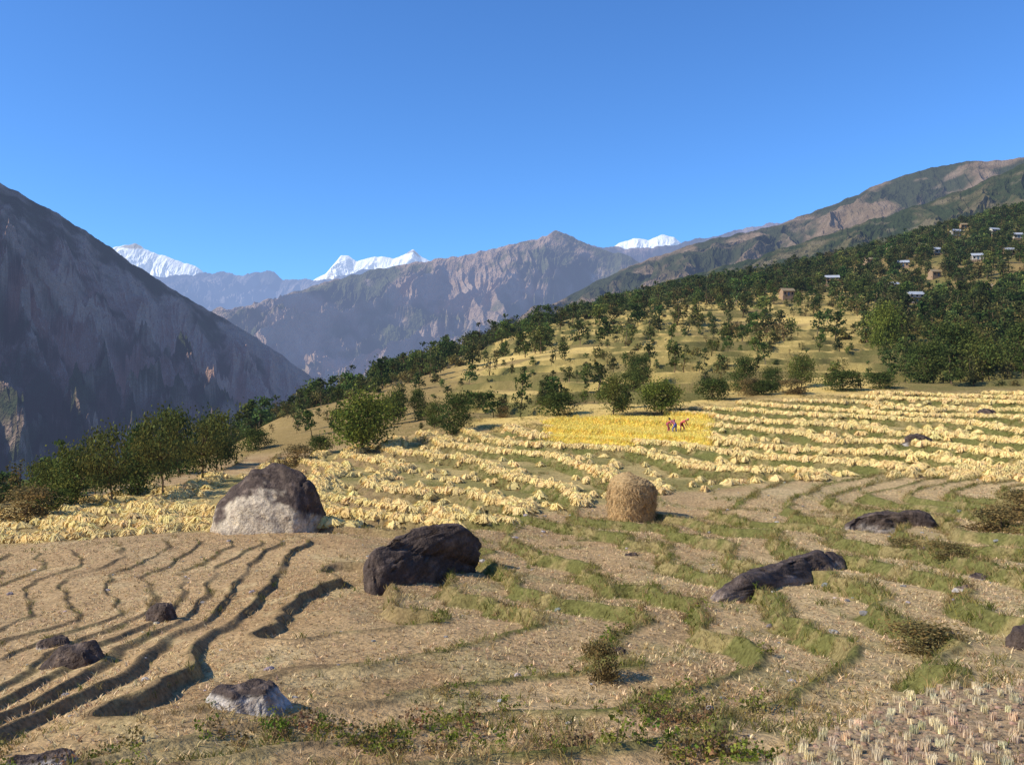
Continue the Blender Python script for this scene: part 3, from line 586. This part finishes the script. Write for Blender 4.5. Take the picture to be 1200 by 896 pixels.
def person(x, y, yaw, bend, top, bottom, scarf=None):
    root = bpy.data.objects.new('farmer', None); scene.collection.objects.link(root); root.location = (x, y, float(GZ(x, y)[0])); root.rotation_euler[2] = yaw
    sb, cb = math.sin(bend), math.cos(bend); P0 = np.array([-.1*sb, 0, .88])
    up = np.array([sb, 0, cb]); fw = np.array([cb, 0, -sb])
    ch = P0+up*.30; nk = P0+up*.50; hd = P0+up*.70+fw*.03
    J = [(*P0, .15, .12), (*(P0+up*.16), .125, .11), (*ch, .15, .12), (*nk, .06, .06), (*(nk+up*.08), .05, .05)]; E = [(0, 1), (1, 2), (2, 3), (3, 4)]; L = [1, 1, 1, 3]
    for s_ in (-1, 1):
        k = len(J); sh = P0+up*.44+np.array([0, s_*.17, 0]); st = .14 if s_ > 0 else -.08
        el = sh+np.array([.08, s_*.05, -.27]); wr = el+np.array([.12, -s_*.02, -.2])
        J += [(*sh, .06), (*el, .043), (*wr, .028)]; E += [(2, k), (k, k+1), (k+1, k+2)]; L += [1, 1, 3]
        hp = P0+np.array([0, s_*.09, -.06]); kn = np.array([st+.04, s_*.1, .46]); an = np.array([st-.02, s_*.1, .07]); toe = np.array([st+.15, s_*.12, .03])
        k = len(J); J += [(*hp, .10), (*kn, .062), (*an, .040), (*toe, .032)]; E += [(0, k), (k, k+1), (k+1, k+2), (k+2, k+3)]; L += [2, 2, 2, 3]
        hj = [(*wr, .026)]; he = []
        pc = wr+np.array([.05, 0, -.05])
        hj.append((*pc, .032, .018)); he.append((0, 1))
        for fi in range(5):
            oy = (fi-2)*.018; ln = [.055, .07, .078, .07, .055][fi]; kk = len(hj)
            if fi == 0: b0 = wr+np.array([.03, -s_*.03, -.02]); d1 = np.array([.5, -s_*.7, -.4])
            else: b0 = pc+np.array([.015, s_*oy, -.015]); d1 = np.array([.6, 0, -.8])
            hj += [(*b0, .009), (*(b0+d1*ln*.5), .008), (*(b0+(d1+np.array([-.4, 0, -.3]))*ln), .007)]; he += [(1, kk), (kk, kk+1), (kk+1, kk+2)]
        skinmesh('hand', hj, he, [M_skin], parent=root)
    skinmesh('body', J, E, [M_skin, top, bottom, M_skin], L, 1, root)
    def ell(n, c, r_, mt, dz=0):
        bm = bmesh.new(); bmesh.ops.create_uvsphere(bm, u_segments=16, v_segments=12, radius=1)
        for v in bm.verts:
            q = v.co.copy()
            if n == 'head': q.x *= 1+.12*(q.z < -.2); q.y *= 1-.15*(q.z < -.3)
            v.co = Vector((q.x*r_[0], q.y*r_[1], q.z*r_[2]))
        me = bpy.data.meshes.new(n); bm.to_mesh(me); bm.free(); me.materials.append(mt)
        for p in me.polygons: p.use_smooth = True
        o = bpy.data.objects.new(n, me); scene.collection.objects.link(o); o.parent = root; o.location = c; o.rotation_euler[1] = bend*.8
    ell('head', hd, (.092, .078, .115), M_skin); ell('hair', hd-fw*.022+up*.022, (.096, .088, .110), scarf or M_hair)
    ell('nose', hd+fw*.094-up*.01, (.014, .012, .02), M_skin)
    for s_ in (-1, 1):
        ell('eye', hd+fw*.084+up*.008+np.array([0, s_*.03, 0]), (.01, .013, .009), M_hair); ell('ear', hd+np.array([0, s_*.08, 0]), (.02, .01, .03), M_skin)
    ell('mouth', hd+fw*.086-up*.05, (.008, .022, .006), cloth('lip', (.22, .07, .06)))
for b_, d, yw, bd, tp, bt, sc_ in [(783, 78.0, .3, 1.2, (.60, .10, .08), (.40, .10, .12), (.5, .12, .08)), (791, 77.4, 2.6, .9, (.50, .18, .22), (.10, .12, .35), None), (799, 78.2, -.6, 1.1, (.65, .15, .13), (.4, .12, .1), (.6, .2, .25))]:
    person((b_-600)/F_*d, d, yw, bd, cloth('top_cloth', tp), cloth('skirt_cloth', bt), cloth('scarf_cloth', sc_) if sc_ else None)
# ------------------------------------------------------------------ mountains
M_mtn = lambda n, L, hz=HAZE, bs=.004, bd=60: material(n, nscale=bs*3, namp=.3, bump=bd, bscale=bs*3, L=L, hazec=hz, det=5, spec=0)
def mountain(name, crest, foot, zf, mat, ns=500, nw=220, amp=.35, freq=5, seed=0, colf=None, jag=1.0, backd=.35, pw=1.0, wx=.4, cap=.45, gain=.54):
    us = np.array([c[0] for c in crest], float); vs_ = np.array([c[1] for c in crest], float); ds = np.array([c[2] for c in crest], float)
    t = np.linspace(0, 1, ns); uu = us[0]+(us[-1]-us[0])*t; vv = np.interp(uu, us, vs_); dd = np.interp(uu, us, ds)
    k = max(2, ns//120); kr = np.ones(2*k+1)/(2*k+1); vv = np.convolve(np.pad(vv, k, mode='edge'), kr, 'valid'); dd = np.convolve(np.pad(dd, k, mode='edge'), kr, 'valid')
    vv = vv+jag*(fbm(uu/22, uu*0, 5, seed+2, .55)*2.6)
    Cx = (uu-600)/F_*dd; Cy = dd; Cz = (448-vv)/F_*dd
    w = np.concatenate([-np.linspace(backd, 0, 20, endpoint=False), np.linspace(0, 1, nw)**1.25])
    Sg, W = np.meshgrid(np.arange(ns), w, indexing='ij')
    Lf = math.hypot(*foot); fx, fy = foot
    arc = np.concatenate([[0], np.cumsum(np.hypot(np.diff(Cx), np.diff(Cy)))])/Lf
    a = arc[Sg]; wa = np.abs(W)
    X = Cx[Sg]+fx*W; Y = Cy[Sg]+fy*W
    warp = .35*fbm(a*3, W*3, 3, seed+9)
    rg = ridged(a*freq+warp+W*wx, W*freq*.33+warp, 7, seed, gain)-.62
    lowf = perlin(a*freq*.35+seed, W*1.2, seed+4)
    hgt = Cz-zf; env = np.minimum(1, wa*5)*(1-.5*wa)
    Z = zf+hgt[Sg]*(1-wa**pw)+env*hgt.max()*amp*(rg+.45*lowf)
    top = Cz[Sg]-hgt[Sg]*wa*cap; kk = hgt.mean()*.03*np.minimum(1, wa*8)+1e-3
    dlt = np.clip((Z-top)/kk, -30, 30); Z = np.minimum(Z, top)-np.log1p(np.exp(-np.abs(dlt)))*kk
    Z = Z+env*hgt.mean()*.014*fbm(a*freq*5, W*freq*3, 5, seed+40, .6)
    X = X+env*Lf*.05*fbm(a*6, W*6, 3, seed+15)
    dzs = np.gradient(Z, axis=1)/(np.gradient(np.hypot(fx*W, fy*W), axis=1)+1e-3)
    c = colf(X.ravel(), Y.ravel(), Z.ravel(), np.abs(dzs).ravel(), rg.ravel(), W.ravel(), seed)
    nj = len(w); idx = np.arange(ns*nj).reshape(ns, nj)
    Fq = np.stack([idx[:-1, :-1], idx[:-1, 1:], idx[1:, 1:], idx[1:, :-1]], -1).reshape(-1, 4)
    return mk(name, np.stack([X.ravel(), Y.ravel(), Z.ravel()], 1), Fq, c, [mat], smooth=False)
def col_brown(sc, forest, rock, ft=0.0, slide=.6, low=0):
    def f(X, Y, Z, sl, rg, W, sd):
        n = fbm(X/sc, Y/sc+Z/sc, 5, sd+50, .6); n2 = fbm(X/sc*4, Z/sc*4+Y/sc*2, 4, sd+60, .6)
        c = mixc(np.repeat(C3(*forest), len(X), 0), np.repeat(C3(*rock), len(X), 0), ss(-.25, .35, n*.6+n2*.35+ft+.8*rg-low*W))
        return mixc(c, C3(.46, .36, .28), ss(.52, .75, n2+.5*n)*slide)
    return f
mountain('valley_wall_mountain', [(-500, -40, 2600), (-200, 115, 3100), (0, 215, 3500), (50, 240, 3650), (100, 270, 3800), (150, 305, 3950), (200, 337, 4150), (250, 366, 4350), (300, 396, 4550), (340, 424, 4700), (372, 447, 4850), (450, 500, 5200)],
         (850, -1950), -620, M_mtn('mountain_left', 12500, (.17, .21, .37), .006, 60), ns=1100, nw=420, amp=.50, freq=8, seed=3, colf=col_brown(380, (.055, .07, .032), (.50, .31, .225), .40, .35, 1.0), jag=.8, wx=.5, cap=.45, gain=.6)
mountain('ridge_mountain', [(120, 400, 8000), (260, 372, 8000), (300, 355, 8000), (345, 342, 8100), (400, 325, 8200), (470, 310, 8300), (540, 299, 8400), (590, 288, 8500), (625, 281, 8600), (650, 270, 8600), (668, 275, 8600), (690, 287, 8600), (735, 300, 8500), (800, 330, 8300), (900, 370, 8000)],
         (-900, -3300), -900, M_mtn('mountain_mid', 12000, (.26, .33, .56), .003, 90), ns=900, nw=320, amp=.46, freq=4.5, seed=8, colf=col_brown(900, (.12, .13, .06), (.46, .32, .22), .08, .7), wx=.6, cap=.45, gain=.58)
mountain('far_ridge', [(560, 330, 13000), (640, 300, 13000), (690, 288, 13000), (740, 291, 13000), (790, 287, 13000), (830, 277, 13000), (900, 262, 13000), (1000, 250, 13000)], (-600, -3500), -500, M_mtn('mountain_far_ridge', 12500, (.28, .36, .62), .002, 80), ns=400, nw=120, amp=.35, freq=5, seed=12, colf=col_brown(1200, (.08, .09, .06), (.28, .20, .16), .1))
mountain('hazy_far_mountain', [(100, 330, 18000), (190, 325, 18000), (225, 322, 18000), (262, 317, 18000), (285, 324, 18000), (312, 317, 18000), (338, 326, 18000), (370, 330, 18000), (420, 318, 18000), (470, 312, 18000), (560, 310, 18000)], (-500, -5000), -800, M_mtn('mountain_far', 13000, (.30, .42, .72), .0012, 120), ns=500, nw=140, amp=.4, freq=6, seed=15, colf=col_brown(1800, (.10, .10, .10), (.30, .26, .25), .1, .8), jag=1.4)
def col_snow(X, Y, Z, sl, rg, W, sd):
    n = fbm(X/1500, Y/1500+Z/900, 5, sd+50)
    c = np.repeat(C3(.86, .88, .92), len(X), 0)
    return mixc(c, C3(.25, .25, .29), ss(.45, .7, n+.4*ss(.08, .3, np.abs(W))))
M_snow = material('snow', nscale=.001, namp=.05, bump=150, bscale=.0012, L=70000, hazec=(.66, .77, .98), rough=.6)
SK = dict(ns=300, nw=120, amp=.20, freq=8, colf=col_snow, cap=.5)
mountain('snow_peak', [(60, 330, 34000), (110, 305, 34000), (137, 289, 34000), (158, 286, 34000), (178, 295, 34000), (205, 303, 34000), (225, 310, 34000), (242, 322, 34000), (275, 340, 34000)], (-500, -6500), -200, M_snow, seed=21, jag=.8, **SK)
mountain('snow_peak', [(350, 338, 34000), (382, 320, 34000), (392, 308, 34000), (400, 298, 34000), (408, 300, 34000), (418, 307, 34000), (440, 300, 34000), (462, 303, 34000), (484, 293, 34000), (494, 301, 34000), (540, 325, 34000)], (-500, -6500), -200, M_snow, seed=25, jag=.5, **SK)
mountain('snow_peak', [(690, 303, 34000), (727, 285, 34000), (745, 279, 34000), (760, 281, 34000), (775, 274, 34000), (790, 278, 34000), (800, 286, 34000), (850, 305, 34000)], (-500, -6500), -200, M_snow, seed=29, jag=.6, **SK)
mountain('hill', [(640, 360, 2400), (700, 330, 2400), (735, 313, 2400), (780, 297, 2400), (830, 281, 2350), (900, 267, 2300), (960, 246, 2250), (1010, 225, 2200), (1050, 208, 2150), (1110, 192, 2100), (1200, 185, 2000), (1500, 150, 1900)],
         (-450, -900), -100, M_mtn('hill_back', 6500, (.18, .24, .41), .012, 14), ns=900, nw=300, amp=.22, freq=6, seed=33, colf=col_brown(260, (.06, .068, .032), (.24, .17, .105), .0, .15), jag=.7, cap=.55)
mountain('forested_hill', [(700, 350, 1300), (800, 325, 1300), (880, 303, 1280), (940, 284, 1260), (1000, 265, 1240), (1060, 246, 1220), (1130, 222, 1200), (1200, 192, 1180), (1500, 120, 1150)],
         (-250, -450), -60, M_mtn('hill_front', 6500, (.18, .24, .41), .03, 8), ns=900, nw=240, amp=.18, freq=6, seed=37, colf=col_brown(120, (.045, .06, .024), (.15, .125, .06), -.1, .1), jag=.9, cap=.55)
# ------------------------------------------------------------------ light, sky, camera
sun_az = math.radians(-106); sun_el = math.radians(38)
S = Vector((math.sin(sun_az)*math.cos(sun_el), math.cos(sun_az)*math.cos(sun_el), math.sin(sun_el)))
sl = bpy.data.lights.new('sun', 'SUN'); sl.energy = 5.0; sl.angle = math.radians(.5); sl.color = (1, .91, .75)
so = bpy.data.objects.new('sun', sl); scene.collection.objects.link(so); so.rotation_euler = S.to_track_quat('Z', 'Y').to_euler()
w = bpy.data.worlds.new('World'); scene.world = w; w.use_nodes = True; nt = w.node_tree; bg = nt.nodes['Background']
sk = nt.nodes.new('ShaderNodeTexSky'); sk.sky_type = 'NISHITA'; sk.sun_disc = False; sk.sun_elevation = sun_el; sk.sun_rotation = sun_az % (2*math.pi)
sk.altitude = 1500; sk.air_density = 1.0; sk.dust_density = .8; sk.ozone_density = 4.0
vm = nt.nodes.new('ShaderNodeVectorMath'); vm.operation = 'MULTIPLY'; vm.inputs[1].default_value = (.66, 1.07, 1.5)
nt.links.new(sk.outputs[0], vm.inputs[0]); nt.links.new(vm.outputs[0], bg.inputs['Color']); bg.inputs['Strength'].default_value = .14
w.cycles.sampling_method = 'MANUAL'; w.cycles.sample_map_resolution = 256
cam = bpy.data.cameras.new('camera'); cam.lens = 36*F_/1200; cam.sensor_width = 36; cam.clip_start = .1; cam.clip_end = 200000
co = bpy.data.objects.new('camera', cam); scene.collection.objects.link(co); co.rotation_euler = (math.radians(90), 0, 0); scene.camera = co
scene.view_settings.view_transform = 'Standard'; scene.view_settings.look = 'None'; scene.view_settings.exposure = 0
